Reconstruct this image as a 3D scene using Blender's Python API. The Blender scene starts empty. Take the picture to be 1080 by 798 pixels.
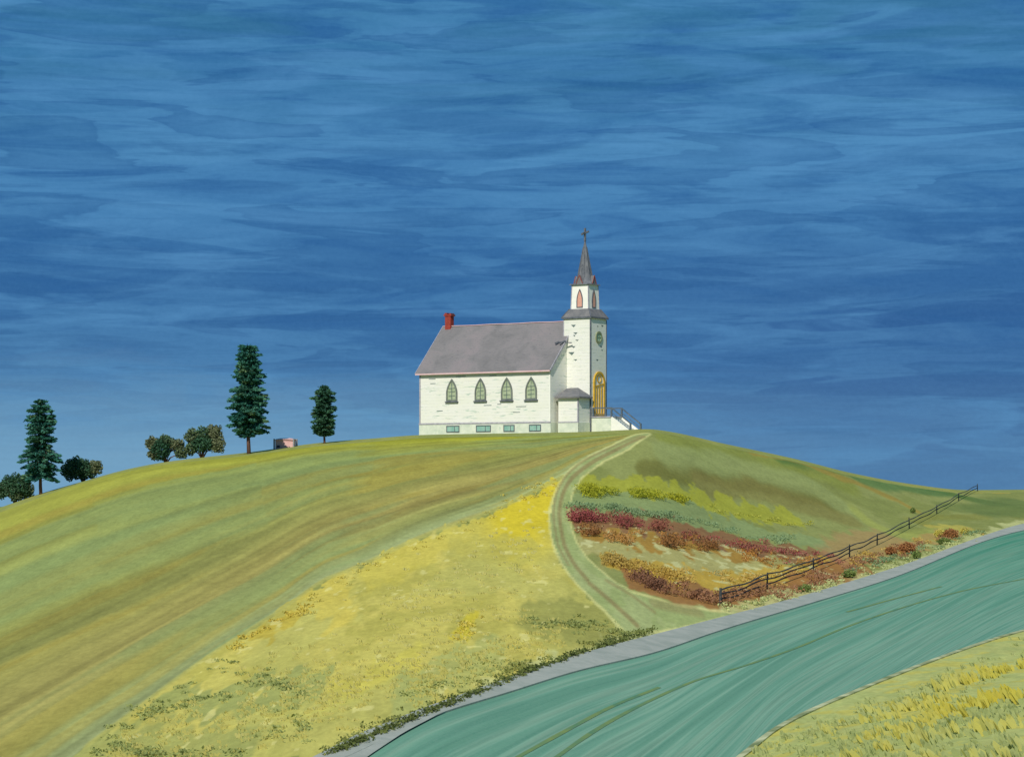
import bpy, bmesh, math, random
import numpy as np
from mathutils import Vector
random.seed(7); rng = np.random.default_rng(11)
R = math.radians
S = bpy.context.scene
COL = S.collection
F, CX, HZ, PW, PH = 2400.0, 540.0, 500.0, 1080.0, 798.0     # focal length in px, axis, eye-level row

# ------------------------------------------------------------------ helpers
def lin(c):
    c = c/255.0
    return c/12.92 if c <= 0.04045 else ((c+0.055)/1.055)**2.4
def rgb(r, g, b, k=1.0): return (lin(r)*k, lin(g)*k, lin(b)*k)
def rgba(r, g, b, k=1.0): return rgb(r, g, b, k)+(1.0,)
def tag(o, label=None, cat=None, group=None, kind=None):
    for k, v in (('label', label), ('category', cat), ('group', group), ('kind', kind)):
        if v: o[k] = v
    return o
def empty(name, loc, rz=0.0):
    o = bpy.data.objects.new(name, None); COL.objects.link(o)
    o.location = loc; o.rotation_euler = (0, 0, rz); o.empty_display_size = .2
    return o
def link(name, me, mat, parent=None, smooth=False):
    o = bpy.data.objects.new(name, me); COL.objects.link(o)
    if mat: me.materials.append(mat)
    if parent: o.parent = parent
    if smooth: me.shade_smooth()
    return o

class MB:
    """collects shapes, links them as ONE mesh object"""
    def __init__(s): s.v = []; s.f = []
    def add(s, vs, fs):
        b = len(s.v); s.v += [tuple(v) for v in vs]; s.f += [tuple(b+i for i in f) for f in fs]; return s
    def box(s, x0, x1, y0, y1, z0, z1):
        return s.add([(x0,y0,z0),(x1,y0,z0),(x1,y1,z0),(x0,y1,z0),(x0,y0,z1),(x1,y0,z1),(x1,y1,z1),(x0,y1,z1)],
                     [(0,3,2,1),(4,5,6,7),(0,1,5,4),(1,2,6,5),(2,3,7,6),(3,0,4,7)])
    def bar(s, a, b, w, h=None, up=(0,0,1)):
        a, b = Vector(a), Vector(b); h = h or w
        d = (b-a).normalized(); u = Vector(up)
        if abs(d.dot(u)) > .98: u = Vector((1,0,0))
        r = d.cross(u).normalized(); u = r.cross(d).normalized()
        vs = []
        for p in (a, b):
            for i, j in ((-1,-1),(1,-1),(1,1),(-1,1)): vs.append(p+r*(i*w/2)+u*(j*h/2))
        return s.add(vs, [(0,3,2,1),(4,5,6,7),(0,1,5,4),(1,2,6,5),(2,3,7,6),(3,0,4,7)])
    def tube(s, pts, rad, n=8):
        pts = [Vector(p) for p in pts]; vs = []; fs = []
        for i, p in enumerate(pts):
            d = (pts[min(i+1, len(pts)-1)]-pts[max(i-1, 0)]).normalized()
            u = Vector((0,0,1)) if abs(d.z) < .9 else Vector((1,0,0))
            r = d.cross(u).normalized(); u = r.cross(d)
            for k in range(n):
                t = 2*math.pi*k/n; vs.append(p+(r*math.cos(t)+u*math.sin(t))*rad[i])
        for i in range(len(pts)-1):
            for k in range(n):
                fs.append((i*n+k, i*n+(k+1)%n, (i+1)*n+(k+1)%n, (i+1)*n+k))
        fs.append(tuple(range(n-1, -1, -1))); fs.append(tuple((len(pts)-1)*n+k for k in range(n)))
        return s.add(vs, fs)
    def prism(s, poly, axis, a, b):
        """poly: 2D outline (ccw); extruded along axis ('x' or 'y') from a to b; poly coords are (other, z)"""
        n = len(poly); vs = []
        for c in (a, b):
            for p, z in poly: vs.append((c, p, z) if axis == 'x' else (p, c, z))
        return s.add(vs, [tuple(range(n))[::-1], tuple(range(n, 2*n))]+[(i, (i+1)%n, n+(i+1)%n, n+i) for i in range(n)])
    def frus(s, w0, z0, w1, z1, cx=0, cy=0):
        vs = [(cx+i*w/2, cy+j*w/2, z) for w, z in ((w0, z0), (w1, z1)) for i, j in ((-1,-1),(1,-1),(1,1),(-1,1))]
        return s.add(vs, [(0,3,2,1),(4,5,6,7),(0,1,5,4),(1,2,6,5),(2,3,7,6),(3,0,4,7)])
    def build(s, name, mat, parent=None, smooth=False):
        me = bpy.data.meshes.new(name); me.from_pydata(s.v, [], s.f); me.update()
        bm = bmesh.new(); bm.from_mesh(me); bmesh.ops.recalc_face_normals(bm, faces=bm.faces); bm.to_mesh(me); bm.free()
        return link(name, me, mat, parent, smooth)

# ------------------------------------------------------------------ numpy noise
def vnoise(x, y, seed=0):
    xi = np.floor(x).astype(np.int64); yi = np.floor(y).astype(np.int64)
    fx = x-xi; fy = y-yi; fx = fx*fx*(3-2*fx); fy = fy*fy*(3-2*fy)
    def h(a, b):
        n = (a*374761393+b*668265263+seed*982451653) & 0xffffffff
        n = ((n ^ (n >> 13))*1274126177) & 0xffffffff
        return ((n ^ (n >> 16)) & 0xffff)/65535.0
    return (h(xi,yi)*(1-fx)+h(xi+1,yi)*fx)*(1-fy)+(h(xi,yi+1)*(1-fx)+h(xi+1,yi+1)*fx)*fy
def fbm(x, y, o=4, seed=0):
    r = 0; a = .5; t = 0
    for i in range(o):
        r = r+a*vnoise(x*2**i+i*17.3, y*2**i-i*9.1, seed+i); t += a; a *= .55
    return r/t

# ------------------------------------------------------------------ terrain
def pchip(x, y, xq):
    """monotone cubic through (x,y), x increasing; flat outside"""
    x = np.asarray(x, float); y = np.asarray(y, float); h = np.diff(x); d = np.diff(y)/h
    m = np.zeros_like(y)
    for i in range(1, len(x)-1):
        if d[i-1]*d[i] > 0:
            w1 = 2*h[i]+h[i-1]; w2 = h[i]+2*h[i-1]; m[i] = (w1+w2)/(w1/d[i-1]+w2/d[i])
    m[0] = d[0]; m[-1] = d[-1]
    xq = np.clip(xq, x[0], x[-1]); k = np.clip(np.searchsorted(x, xq)-1, 0, len(x)-2)
    t = (xq-x[k])/h[k]
    return ((2*t**3-3*t**2+1)*y[k]+(t**3-2*t**2+t)*h[k]*m[k]+(-2*t**3+3*t**2)*y[k+1]+(t**3-t**2)*h[k]*m[k+1])

SKY = [(-600,700),(-200,600),(0,535),(44,520),(89,507),(137,494),(178,486.5),(262,477),(342,466.5),(400,462),(440,459),(540,457),(620,455.5),
       (660,453.5),(684,452.5),(705,455),(760,467),(840,484),(900,499),(960,510),(1020,516.5),(1080,516),(1200,512),(1500,508)]
CRY = [(-600,190),(0,215),(262,230),(440,236),(620,238),(684,240),(760,250),(900,266),(1020,290),(1080,300),(1500,420)]
TAB = [ # px, K4 Y q, K5 Y q, K6 Y q
 (-600, 40,1180, 55,1010, 105,840), (0, 44,1110, 62,930, 120,690), (200, 48,1050, 70,860, 126,652), (350, 52,1010, 76,798, 132,622),
 (600, 62,925, 101,695, 158,562), (700, 72,855, 115,666, 168,556), (780, 81,798, 128,645, 182,563), (910, 100,725, 155,611, 205,557),
 (1080, 128,665, 212,557, 255,530), (1500, 200,590, 340,526, 380,512)]
PXS = np.arange(-600, 1501, 4.0)
def col(i): return pchip([t[0] for t in TAB], [t[i] for t in TAB], PXS)
k4y, k4q, k5y, k5q, k6y, k6q = [col(i) for i in range(1, 7)]
k7y = pchip([c[0] for c in CRY], [c[1] for c in CRY], PXS)
k7q = pchip([c[0] for c in SKY], [c[1] for c in SKY], PXS)
def sm(a, n=5):
    p = np.pad(a, n, mode='edge'); return np.convolve(p, np.ones(2*n+1)/(2*n+1), mode='valid')
k4y, k4q, k5y, k5q, k6y, k6q, k7y = map(lambda a: sm(a, 9), (k4y, k4q, k5y, k5q, k6y, k6q, k7y)); k7q = sm(k7q, 2)
qz = lambda q, Y: -(q-HZ)/F*Y
YS = np.concatenate([np.arange(-80, 40, 2.0), np.arange(40, 330, .5), np.geomspace(330, 9000, 90)])
ZT = np.zeros((len(PXS), len(YS)))
for i in range(len(PXS)):
    z7 = qz(k7q[i], k7y[i])
    plat = np.interp(PXS[i], [250, 420, 700, 860], [0, 1, 1, 0])
    ky = [-80, 2, 14, 30, k4y[i], k5y[i], k6y[i], k7y[i], k7y[i]+8+20*plat, k7y[i]+60, k7y[i]+200, 1200, 9000]
    kz = [-2.0, -1.7, -2.9, -5.3, qz(k4q[i], k4y[i]), qz(k5q[i], k5y[i]), qz(k6q[i], k6y[i]), z7, z7-.35*(1-plat)-.02, z7-4.5, z7-28, -105, -128]
    ZT[i] = pchip(ky, kz, YS)
for _ in range(2):
    ZT[:, 1:-1] = .25*ZT[:, :-2]+.5*ZT[:, 1:-1]+.25*ZT[:, 2:]
def zfun(X, Y):
    X = np.asarray(X, float); Y = np.asarray(Y, float)
    px = np.clip(CX+F*X/np.maximum(Y, 20), PXS[0], PXS[-1]-.01)
    u = (px-PXS[0])/4.0; i = np.clip(u.astype(int), 0, len(PXS)-2); fu = u-i
    Yc = np.clip(Y, YS[0], YS[-1]-.01)
    j = np.clip(np.searchsorted(YS, Yc, side='right')-1, 0, len(YS)-2); fv = (Yc-YS[j])/(YS[j+1]-YS[j])
    return (ZT[i,j]*(1-fu)+ZT[i+1,j]*fu)*(1-fv)+(ZT[i,j+1]*(1-fu)+ZT[i+1,j+1]*fu)*fv
_yy = np.arange(30, 330, .25)
def at(px, q):
    """ground point seen at (px, q) of the 1080x798 survey sheet"""
    a = (px-CX)/F; z = zfun(a*_yy, _yy); qq = HZ-F*z/_yy
    k = np.argmax(qq <= q) if (qq <= q).any() else int(np.argmin(qq))
    if k == 0: y = _yy[0]
    else:
        y = _yy[k-1]+(_yy[k]-_yy[k-1])*(qq[k-1]-q)/max(1e-6, qq[k-1]-qq[k]); y = min(max(y, _yy[k-1]), _yy[k])
    return np.array([a*y, y, float(zfun(a*y, y))])
def line(pts, step=1.0):
    P = np.array([at(*p) for p in pts])
    # smooth + resample in plan
    d = np.r_[0, np.cumsum(np.hypot(*np.diff(P[:, :2], axis=0).T))]
    s = np.arange(0, d[-1]+step*.5, step)
    x = pchip(d, P[:, 0], s); y = pchip(d, P[:, 1], s)
    return np.c_[x, y]
MY = .12      # depth metric of the hillside (world metres in depth count for 0.12)
def met(P): P = np.asarray(P, float); return np.c_[P[..., 0].ravel(), P[..., 1].ravel()*MY]
def dist_poly(X, Y, pts):
    """distance in the metric plane to a polyline, and arc parameter"""
    L = met(line(pts, 3.0)); P = np.c_[X, Y*MY]; best = np.full(len(X), 1e9); sp = np.zeros(len(X)); s = 0
    for a, b in zip(L[:-1], L[1:]):
        ab = b-a; l = max(1e-9, ab@ab); t = np.clip(((P-a)@ab)/l, 0, 1)
        d = np.hypot(*(P-a-t[:, None]*ab).T); m = d < best; best[m] = d[m]; sp[m] = s+t[m]*l**.5; s += l**.5
    return best, sp
def inside(X, Y, poly):
    P = met(np.array([at(*p)[:2] for p in poly])); x = X; y = Y*MY; c = np.zeros(len(X), bool)
    j = len(P)-1
    for i in range(len(P)):
        xi, yi = P[i]; xj, yj = P[j]
        c ^= ((yi > y) != (yj > y)) & (x < (xj-xi)*(y-yi)/(yj-yi+1e-12)+xi); j = i
    return c
def sdf(X, Y, poly):
    d, _ = dist_poly(X, Y, poly+[poly[0]]); return np.where(inside(X, Y, poly), d, -d)

# ---- survey lines
BORDER = [(594,502),(560,519),(520,538),(470,556),(430,572),(380,596),(340,612),(300,640),(262,664),(210,698),(150,742),(95,783),(40,830)]
TRACK_L = [(672,458),(645,470),(618,484),(598,500),(585,522),(580,545),(583,570),(594,595),(612,618),(640,645),(662,667)]
TRACK_R = [(686,457),(664,472),(635,487),(613,503),(602,522),(600,545),(606,568),(620,590),(640,608),(672,627),(720,640),(780,648)]
GREY_O = [(0,925),(200,856),(350,798),(410,773),(485,744),(540,717),(605,694),(670,676),(755,654),(840,631.5),(910,610.5),(975,589),(1040,565),(1080,553),(1200,536),(1340,528)]
TEAL_U = [(0,950),(200,875),(370,799),(450,760),(540,731),(600,712),(690,690),(755,668),(860,636),(940,611),(1040,571),(1080,560),(1200,541),(1340,531)]
TEAL_L = [(350,1005),(600,922),(700,853),(780,798),(820,767),(910,725),(1010,686),(1080,664),(1200,640),(1340,612)]

# ------------------------------------------------------------------ materials
def mat(name):
    m = bpy.data.materials.new(name); m.use_nodes = True
    nt = m.node_tree; b = nt.nodes['Principled BSDF']; b.inputs['Roughness'].default_value = .85
    b.inputs['Specular IOR Level'].default_value = .25
    return m, nt, b
def N(nt, t, **kw):
    n = nt.nodes.new(t)
    for k, v in kw.items():
        if k in n.inputs.keys(): n.inputs[k].default_value = v
        else: setattr(n, k, v)
    return n
def ramp(nt, stops, interp='LINEAR'):
    n = nt.nodes.new('ShaderNodeValToRGB'); n.color_ramp.interpolation = interp; e = n.color_ramp.elements
    while len(e) < len(stops): e.new(.5)
    for el, (p, c) in zip(e, stops):
        el.position = p; el.color = c if len(c) == 4 else tuple(c)+(1,)
    return n
def mapped(nt, scale=(1,1,1), coord='Object', rot=(0,0,0)):
    tc = nt.nodes.new('ShaderNodeTexCoord'); mp = nt.nodes.new('ShaderNodeMapping')
    mp.inputs['Scale'].default_value = scale; mp.inputs['Rotation'].default_value = rot
    nt.links.new(tc.outputs[coord], mp.inputs['Vector']); return mp.outputs['Vector']
def noise(nt, vec, scale, detail=4, rough=.55, dist=0.0):
    n = N(nt, 'ShaderNodeTexNoise', Scale=scale, Detail=detail, Roughness=rough, Distortion=dist)
    nt.links.new(vec, n.inputs['Vector']); return n.outputs['Fac']
def mix(nt, fac, a, b, mode='MIX'):
    n = nt.nodes.new('ShaderNodeMix'); n.data_type = 'RGBA'; n.blend_type = mode
    for sock, v in (('Factor', fac), ('A', a), ('B', b)):
        i = [s for s in n.inputs if s.name == sock and (s.type == 'RGBA' or sock == 'Factor' and s.type == 'VALUE')][0]
        if hasattr(v, 'default_value') or hasattr(v, 'links'): nt.links.new(v, i)
        else: i.default_value = v
    return [o for o in n.outputs if o.type == 'RGBA'][0]
def mrange(nt, v, a, b, c=0, d=1):
    n = nt.nodes.new('ShaderNodeMapRange'); nt.links.new(v, n.inputs[0])
    for i, x in enumerate((a, b, c, d)): n.inputs[i+1].default_value = x
    return n.outputs[0]
def bump(nt, b, h, strength=.3, dist=.05):
    n = N(nt, 'ShaderNodeBump', Strength=strength, Distance=dist); nt.links.new(h, n.inputs['Height']); nt.links.new(n.outputs['Normal'], b.inputs['Normal'])
def math_(nt, op, a, b=None):
    n = nt.nodes.new('ShaderNodeMath'); n.operation = op
    for i, v in enumerate((a, b)):
        if v is None: continue
        if isinstance(v, (int, float)): n.inputs[i].default_value = v
        else: nt.links.new(v, n.inputs[i])
    return n.outputs[0]
def mottled(name, c1, c2, scale=2.0, rough=.85, c3=None, bs=.2, stretch=(1,1,1), metal=0):
    m, nt, b = mat(name); v = mapped(nt, stretch)
    n = noise(nt, v, scale, 5, .6, .4); st = [(.35, c1), (.65, c2)]
    if c3: st.append((.8, c3))
    r = ramp(nt, st); nt.links.new(n, r.inputs[0]); nt.links.new(r.outputs[0], b.inputs['Base Color'])
    b.inputs['Roughness'].default_value = rough; b.inputs['Metallic'].default_value = metal
    bump(nt, b, noise(nt, v, scale*6, 3), bs, .03); return m
def leafmat(name, cols, trans=.25):
    """cols: ramp over the per-leaf tint"""
    m, nt, b = mat(name)
    at_ = N(nt, 'ShaderNodeAttribute', attribute_name='tint')
    st = [(i/(max(1, len(cols)-1)), c) for i, c in enumerate(cols)]
    r = ramp(nt, st); nt.links.new(at_.outputs['Fac'], r.inputs[0])
    nt.links.new(r.outputs[0], b.inputs['Base Color']); b.inputs['Roughness'].default_value = .8; b.inputs['Specular IOR Level'].default_value = .15
    tr = N(nt, 'ShaderNodeBsdfTranslucent'); nt.links.new(r.outputs[0], tr.inputs['Color'])
    mx = N(nt, 'ShaderNodeMixShader', Fac=trans); nt.links.new(b.outputs[0], mx.inputs[1]); nt.links.new(tr.outputs[0], mx.inputs[2])
    nt.links.new(mx.outputs[0], nt.nodes['Material Output'].inputs['Surface']); return m

KG = 1.10   # picture value -> base colour of sunlit ground
# ------------------------------------------------------------------ the hill sheet
def build_ground():
    px = np.concatenate([np.array([-9000,-6000,-4000,-2800,-2000,-1500,-1100,-800,-600,-450,-330,-240,-170,-120,-80,-50,-25,-12]),
                         np.arange(-4, 1085, 1.8), np.array([1092,1105,1125,1150,1190,1240,1300,1400,1500,1700,2000,2500,3200,4200,6000,9000])])
    ys = np.concatenate([np.arange(-80, 40, 6.0), np.arange(40, 60, 1.0), np.arange(60, 120, .35), np.arange(120, 262, .5), np.arange(262, 312, 1.0), np.geomspace(312, 9000, 70)])
    PX, YY = np.meshgrid(px, ys); A = (PX-CX)/F
    X = (A*np.maximum(YY, 20)).ravel(); Y = YY.ravel(); Z = zfun(X, Y)
    nr, nc = len(ys), len(px); n = nr*nc
    # ---- ground cover colours (world metric)
    x = X; y = Y*MY
    wx = x+1.5*(fbm(x*.35, y*.35, 3, 1)-.5); wy = y+1.1*(fbm(x*.35, y*.35, 3, 5)-.5)
    fx = x+1.0*(fbm(x*1.5, y*1.5, 3, 21)-.5); fy = y+1.5*(fbm(x*1.5, y*1.5, 3, 25)-.5)
    C = np.zeros((n, 3))
    def arr(*c): return np.array(rgb(*c, KG))*np.array((1.0, .975, .86))
    def put(mask, c):
        mask = np.clip(mask, 0, 1)[:, None]; C[:] = C*(1-mask)+np.array(c)*mask
    vis = (PX.ravel() > -200) & (PX.ravel() < 1300) & (Y > 40) & (Y < 330)
    idx = np.where(vis)[0]; xv = X[idx]; yv = Y[idx]
    def D(f, *a, fill=-9.0, warp=1):
        o = np.full(n, float(fill)); ux = wx[idx] if warp == 1 else (fx[idx] if warp == 2 else xv); uy = (wy[idx] if warp == 1 else (fy[idx] if warp == 2 else yv*MY))/MY
        o[idx] = f(ux, uy, *a); return o
    ss = lambda v, a, b: (lambda t: t*t*(3-2*t))(np.clip((v-a)/(b-a), 0, 1))
    # base
    C[:] = arr(138,145,82)
    n1 = fbm(x*.25, y*.25, 4, 3); put(ss(n1, .45, .65)*.6, arr(152,152,84))
    # mown field: swathes that run between the crest and the meadow border
    db, sb = [np.full(n, 30.0) for _ in range(2)]
    d_, s_ = dist_poly(xv, yv, [(682,458),(645,472),(615,488)]+BORDER); db[idx] = d_; sb[idx] = s_
    crest = [(0,536),(89,508),(178,487.5),(262,479),(342,468),(440,461),(540,459),(620,457.5),(676,456)]
    dc = np.full(n, 30.0); dc[idx] = dist_poly(xv, yv, crest)[0]
    t = db/(db+dc+.01); t = t+.07*(fbm(t*9, sb*.14, 3, 8)-.5)
    # fine streaks along the swathes
    st = fbm(t*26, sb*.11, 3, 9)+.0
    st2 = fbm(t*60+3, sb*.2, 2, 19)
    stops = [0, .07, .16, .26, .36, .47, .58, .70, .82, .93, 1]
    cs = np.array([arr(168,178,128), arr(158,168,112), arr(150,152,88), arr(156,144,82), arr(158,148,82), arr(142,142,78), arr(150,150,76), arr(134,146,84), arr(150,152,66), arr(158,158,44), arr(144,148,36)])
    field = np.stack([np.interp(t, stops, cs[:, k]) for k in range(3)], 1)
    field *= (1+.85*(st[:, None]-.5)+.40*(st2[:, None]-.5))
    field *= .90
    lf = np.clip((4-X)/55, 0, 1)[:, None]*.45; field = field*(1-lf)+np.array(arr(158,160,96))*lf*(1+.4*(st[:, None]-.5))
    warm = ss(fbm(t*14+5, sb*.09, 3, 31), .52, .68)[:, None]; field = field*(1-.45*warm)+np.array(arr(168,150,68))*.45*warm
    cool = ss(fbm(t*12+9, sb*.1, 3, 41), .55, .7)[:, None]; field = field*(1-.5*cool)+np.array(arr(132,152,98))*.5*cool
    FIELD = [(-190,640),(-190,590),(0,540),(89,509),(262,480),(440,462),(540,460),(668,457),(645,470),(618,484),(594,502)]+BORDER[1:-1]+[(40,830),(-190,980)]
    fs = D(sdf, FIELD, warp=0)
    k = ss(fs, -.02, .10)[:, None]; C[:] = C*(1-k)+field*k
    # meadow
    MEADOW = BORDER+[(200,860),(350,800),(410,772),(485,742),(540,715),(605,692),(664,672)]+TRACK_L[::-1][1:-4]+[(592,505)]
    ms = D(sdf, MEADOW, warp=2)
    C0 = C.copy()
    put(ss(ms, -.03, .05), arr(192,182,96))
    mk = ss(ms, -.03, .05)
    a_ = fbm(x*.55, y*.9, 4, 51); b_ = fbm(x*.8+9, y*1.6, 4, 57); c_ = fbm(x*.3+4, y*.5, 3, 61)
    put(mk*ss(a_, .46, .56)*.8, arr(176,168,84)); put(mk*ss(b_, .56, .60)*.45, arr(204,190,100)); put(mk*ss(c_, .55, .63)*.6, arr(182,178,100))
    dy = D(lambda u, v: dist_poly(u, v, [(578,516),(560,530),(545,545)])[0], fill=99)
    put(mk*(1-ss(dy, 1.0, 4.2)), arr(208,188,54))
    for (pp, w, c, al) in [([(505,560),(470,566),(430,590),(400,600)], 1.2, (200,184,76), .5), ([(500,650),(486,668)], .5, (206,188,40), .6), ([(290,662),(262,668),(310,654)], .4, (186,164,60), .7),
                           ([(430,700),(380,718),(350,735)], .6, (204,192,76), .4), ([(555,580),(480,580)], .8, (180,172,88), .6),
                           ([(565,655),(600,652),(640,655),(668,664)], 1.0, (146,146,80), .8), ([(420,745),(330,775),(260,790)], 1.2, (170,170,98), .5), ([(520,690),(460,715),(420,735)], .7, (160,168,104), .6),
                           ([(170,742),(230,735),(280,722),(330,722)], .55, (146,154,92), .8), ([(90,792),(150,790),(250,792)], .7, (150,156,92), .7), ([(330,600),(345,625),(360,650)], .8, (208,188,84), .6)]:
        dd = D(lambda u, v: dist_poly(u, v, pp)[0], fill=99, warp=2); put(mk*(1-ss(dd, w*.7, w*1.15))*al, arr(*c))
    e_ = fbm(x*1.5+3, y*3.4, 3, 71); put(mk*ss(e_, .745, .765)*.55, arr(218,210,138))
    # pale bare margin along the meadow border
    bd = D(lambda u, v: dist_poly(u, v, BORDER[:-1])[0], fill=99, warp=0); put((1-ss(bd, .05, .22))*.7, arr(176,172,96))
    # right hillside
    RIGHT = TRACK_R[:-1]+[(760,652),(840,632),(910,611),(1040,567),(1080,555),(1250,540),(1250,520),(1080,519),(1020,519.5),(960,513),(900,502),(840,487),(760,470),(705,457.5),(690,456)]
    rs = D(sdf, RIGHT, warp=0); rk = ss(rs, -.05, .15)
    put(rk, arr(138,144,86)); g_ = fbm(x*.3+7, y*.9+2, 4, 81); put(rk*ss(g_, .45, .6)*.6, arr(122,130,70)); 
    def band(pp, w, c, al, soft=.45, warp=1):
        dd = D(lambda u, v: dist_poly(u, v, pp)[0], fill=99, warp=warp); put(rk*(1-ss(dd, w*(1-soft), w*(1+soft)))*al, arr(*c))
    band([(700,462),(760,474),(840,492),(900,510)], .9, (128,136,60), .7)
    band([(680,496),(740,500),(800,512),(880,530)], .6, (108,108,54), .85)
    band([(700,480),(780,492),(850,512),(900,540)], .8, (142,152,96), .7)
    band([(740,512),(820,525),(900,548)], .7, (124,118,66), .7)
    band([(612,512),(640,514),(690,518),(740,528),(800,540),(850,549)], .55, (156,158,56), .85, .14, 2)
    band([(600,528),(660,534),(720,542),(800,562),(870,572)], .6, (132,148,98), .85, .14, 2)
    band([(640,572),(720,592),(820,596)], 1.7, (160,150,94), .85, .3, 2)
    band([(606,546),(640,548),(700,556),(760,570),(830,582),(890,588)], .65, (134,92,66), .85, .12, 2)
    band([(620,562),(680,570),(740,580),(800,590)], .5, (158,118,48), .8, .12, 2)
    band([(615,575),(660,584),(720,592),(790,600),(850,606)], .6, (168,162,104), .85, .15, 2)
    band([(645,592),(690,602),(750,612),(830,606),(880,596)], .6, (186,154,62), .85, .14, 2)
    band([(668,608),(700,622),(750,634),(800,628),(850,614),(900,596)], .75, (150,106,64), .9, .12, 2)
    band([(880,586),(910,572),(940,568)], 1.0, (170,134,92), .6, .4, 2)
    gp_ = fbm(x*1.6+2, y*3.2, 3, 131); inz = D(lambda u, v: dist_poly(u, v, [(620,556),(700,585),(800,600),(860,596)])[0], fill=99, warp=2)
    put(rk*(1-ss(inz, 1.3, 1.9))*ss(gp_, .64, .655)*.75, arr(196,194,140))
    band([(905,540),(960,566),(1000,560)], .8, (158,164,84), .6)
    band([(820,483),(900,498),(960,509),(1040,530),(1090,540)], .9, (84,112,58), .85)
    band([(930,502),(985,516)], .5, (74,122,70), .8)
    band([(790,477),(850,490),(900,508),(940,524),(965,538)], .36, (150,132,64), .85, .5)
    band([(1040,560),(1000,556),(960,548),(990,545),(1080,545)], .45, (128,128,62), .6)
    band([(1018,519),(1050,519),(1078,518)], .18, (176,160,78), .8, .5)
    band([(1035,540),(1080,530)], 1.3, (100,118,68), .85)
    band([(905,505),(960,514),(1000,521)], .7, (84,116,66), .8)
    band([(1000,535),(1090,540)], 1.0, (108,122,68), .7)
    band([(900,592),(950,578),(1005,562)], .45, (168,138,86), .75, .3, 2); band([(985,556),(1020,556)], .35, (190,176,86), .6, .3, 2)
    # road verge on the hill side
    vd = D(lambda u, v: dist_poly(u, v, GREY_O[4:-1])[0], fill=99, warp=2); put((1-ss(vd, .25, .5))*.75, arr(188,190,132))
    # track: pale wheel-worn lane
    TR = TRACK_L+[(700,664),(770,649)]+TRACK_R[::-1]
    ts = D(sdf, TR, warp=0); tsw = ts+.12*(fbm(x*2, y*2, 2, 91)-.5); tk = ss(tsw, -.04, .06)
    put((1-ss(np.abs(tsw), .06, .2))*.7, arr(208,206,140)); put(tk, arr(152,164,106))
    put(tk*ss(fbm(x*1.2, y*1.2, 3, 95), .45, .6)*.6, arr(168,176,122))
    for pp, w, al in [([(680,460),(650,474),(622,489),(600,508),(592,526),(590,545),(594,570),(604,592),(620,612)], .16, .8), ([(676,459),(644,472),(612,488),(594,506),(586,524),(584,548),(588,572),(600,596)], .10, .6),
                      ([(622,615),(640,630),(660,648),(675,662)], .16, .8), ([(640,612),(670,630),(690,645)], .12, .6), ([(690,636),(720,644),(750,646)], .3, .55)]:
        dd = D(lambda u, v: dist_poly(u, v, pp)[0], fill=99, warp=0); put((1-ss(dd, w*.4, w*1.3))*al, arr(140,126,84))
    # near slope across the road
    NEAR = TEAL_L[1:-1]+[(1340,760),(1340,1400),(400,1400),(350,1100)]
    ns = D(sdf, NEAR, warp=0); nk = ss(ns, -.05, .1); put(nk, arr(176,180,112))
    put(nk*ss(fbm(x*1.2, y*4, 3, 101), .45, .62)*.6, arr(162,172,108)); put(nk*ss(fbm(x*.9+5, y*5, 3, 111), .5, .62)*.7, arr(190,180,88))
    # far land behind the hill
    far = Y > 330; C[far] = np.array(rgb(110,132,96))
    me = bpy.data.meshes.new('hill')
    I = np.arange(n).reshape(nr, nc)
    q = np.stack([I[:-1,:-1], I[:-1,1:], I[1:,1:], I[1:,:-1]], -1).reshape(-1, 4)
    me.vertices.add(n); me.vertices.foreach_set('co', np.c_[X, Y, Z].astype(np.float32).ravel())
    me.loops.add(q.size); me.loops.foreach_set('vertex_index', q.astype(np.int32).ravel())
    me.polygons.add(len(q)); me.polygons.foreach_set('loop_start', np.arange(0, q.size, 4, dtype=np.int32))
    me.update(calc_edges=True)
    ca = me.color_attributes.new('cover', 'FLOAT_COLOR', 'POINT')
    ca.data.foreach_set('color', np.c_[C, np.ones(n)].astype(np.float32).ravel())
    m, nt, b = mat('hill_turf')
    a = N(nt, 'ShaderNodeAttribute', attribute_name='cover')
    v = mapped(nt, (1, .35, 1), 'Object'); nA = noise(nt, v, 3.2, 6, .65, .3); nB = noise(nt, v, .5, 4, .6, .5)
    f1 = mrange(nt, nA, .3, .7, .86, 1.14); f2 = mrange(nt, nB, .3, .7, .90, 1.10)
    mm = math_(nt, 'MULTIPLY', f1, f2)
    vm = nt.nodes.new('ShaderNodeVectorMath'); vm.operation = 'SCALE'; nt.links.new(a.outputs['Color'], vm.inputs[0]); nt.links.new(mm, vm.inputs['Scale'])
    nt.links.new(vm.outputs[0], b.inputs['Base Color']); b.inputs['Roughness'].default_value = .95; b.inputs['Specular IOR Level'].default_value = .05
    bump(nt, b, nA, .35, .12)
    o = link('hill', me, m, smooth=True); tag(o, kind='structure')

build_ground()

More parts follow.
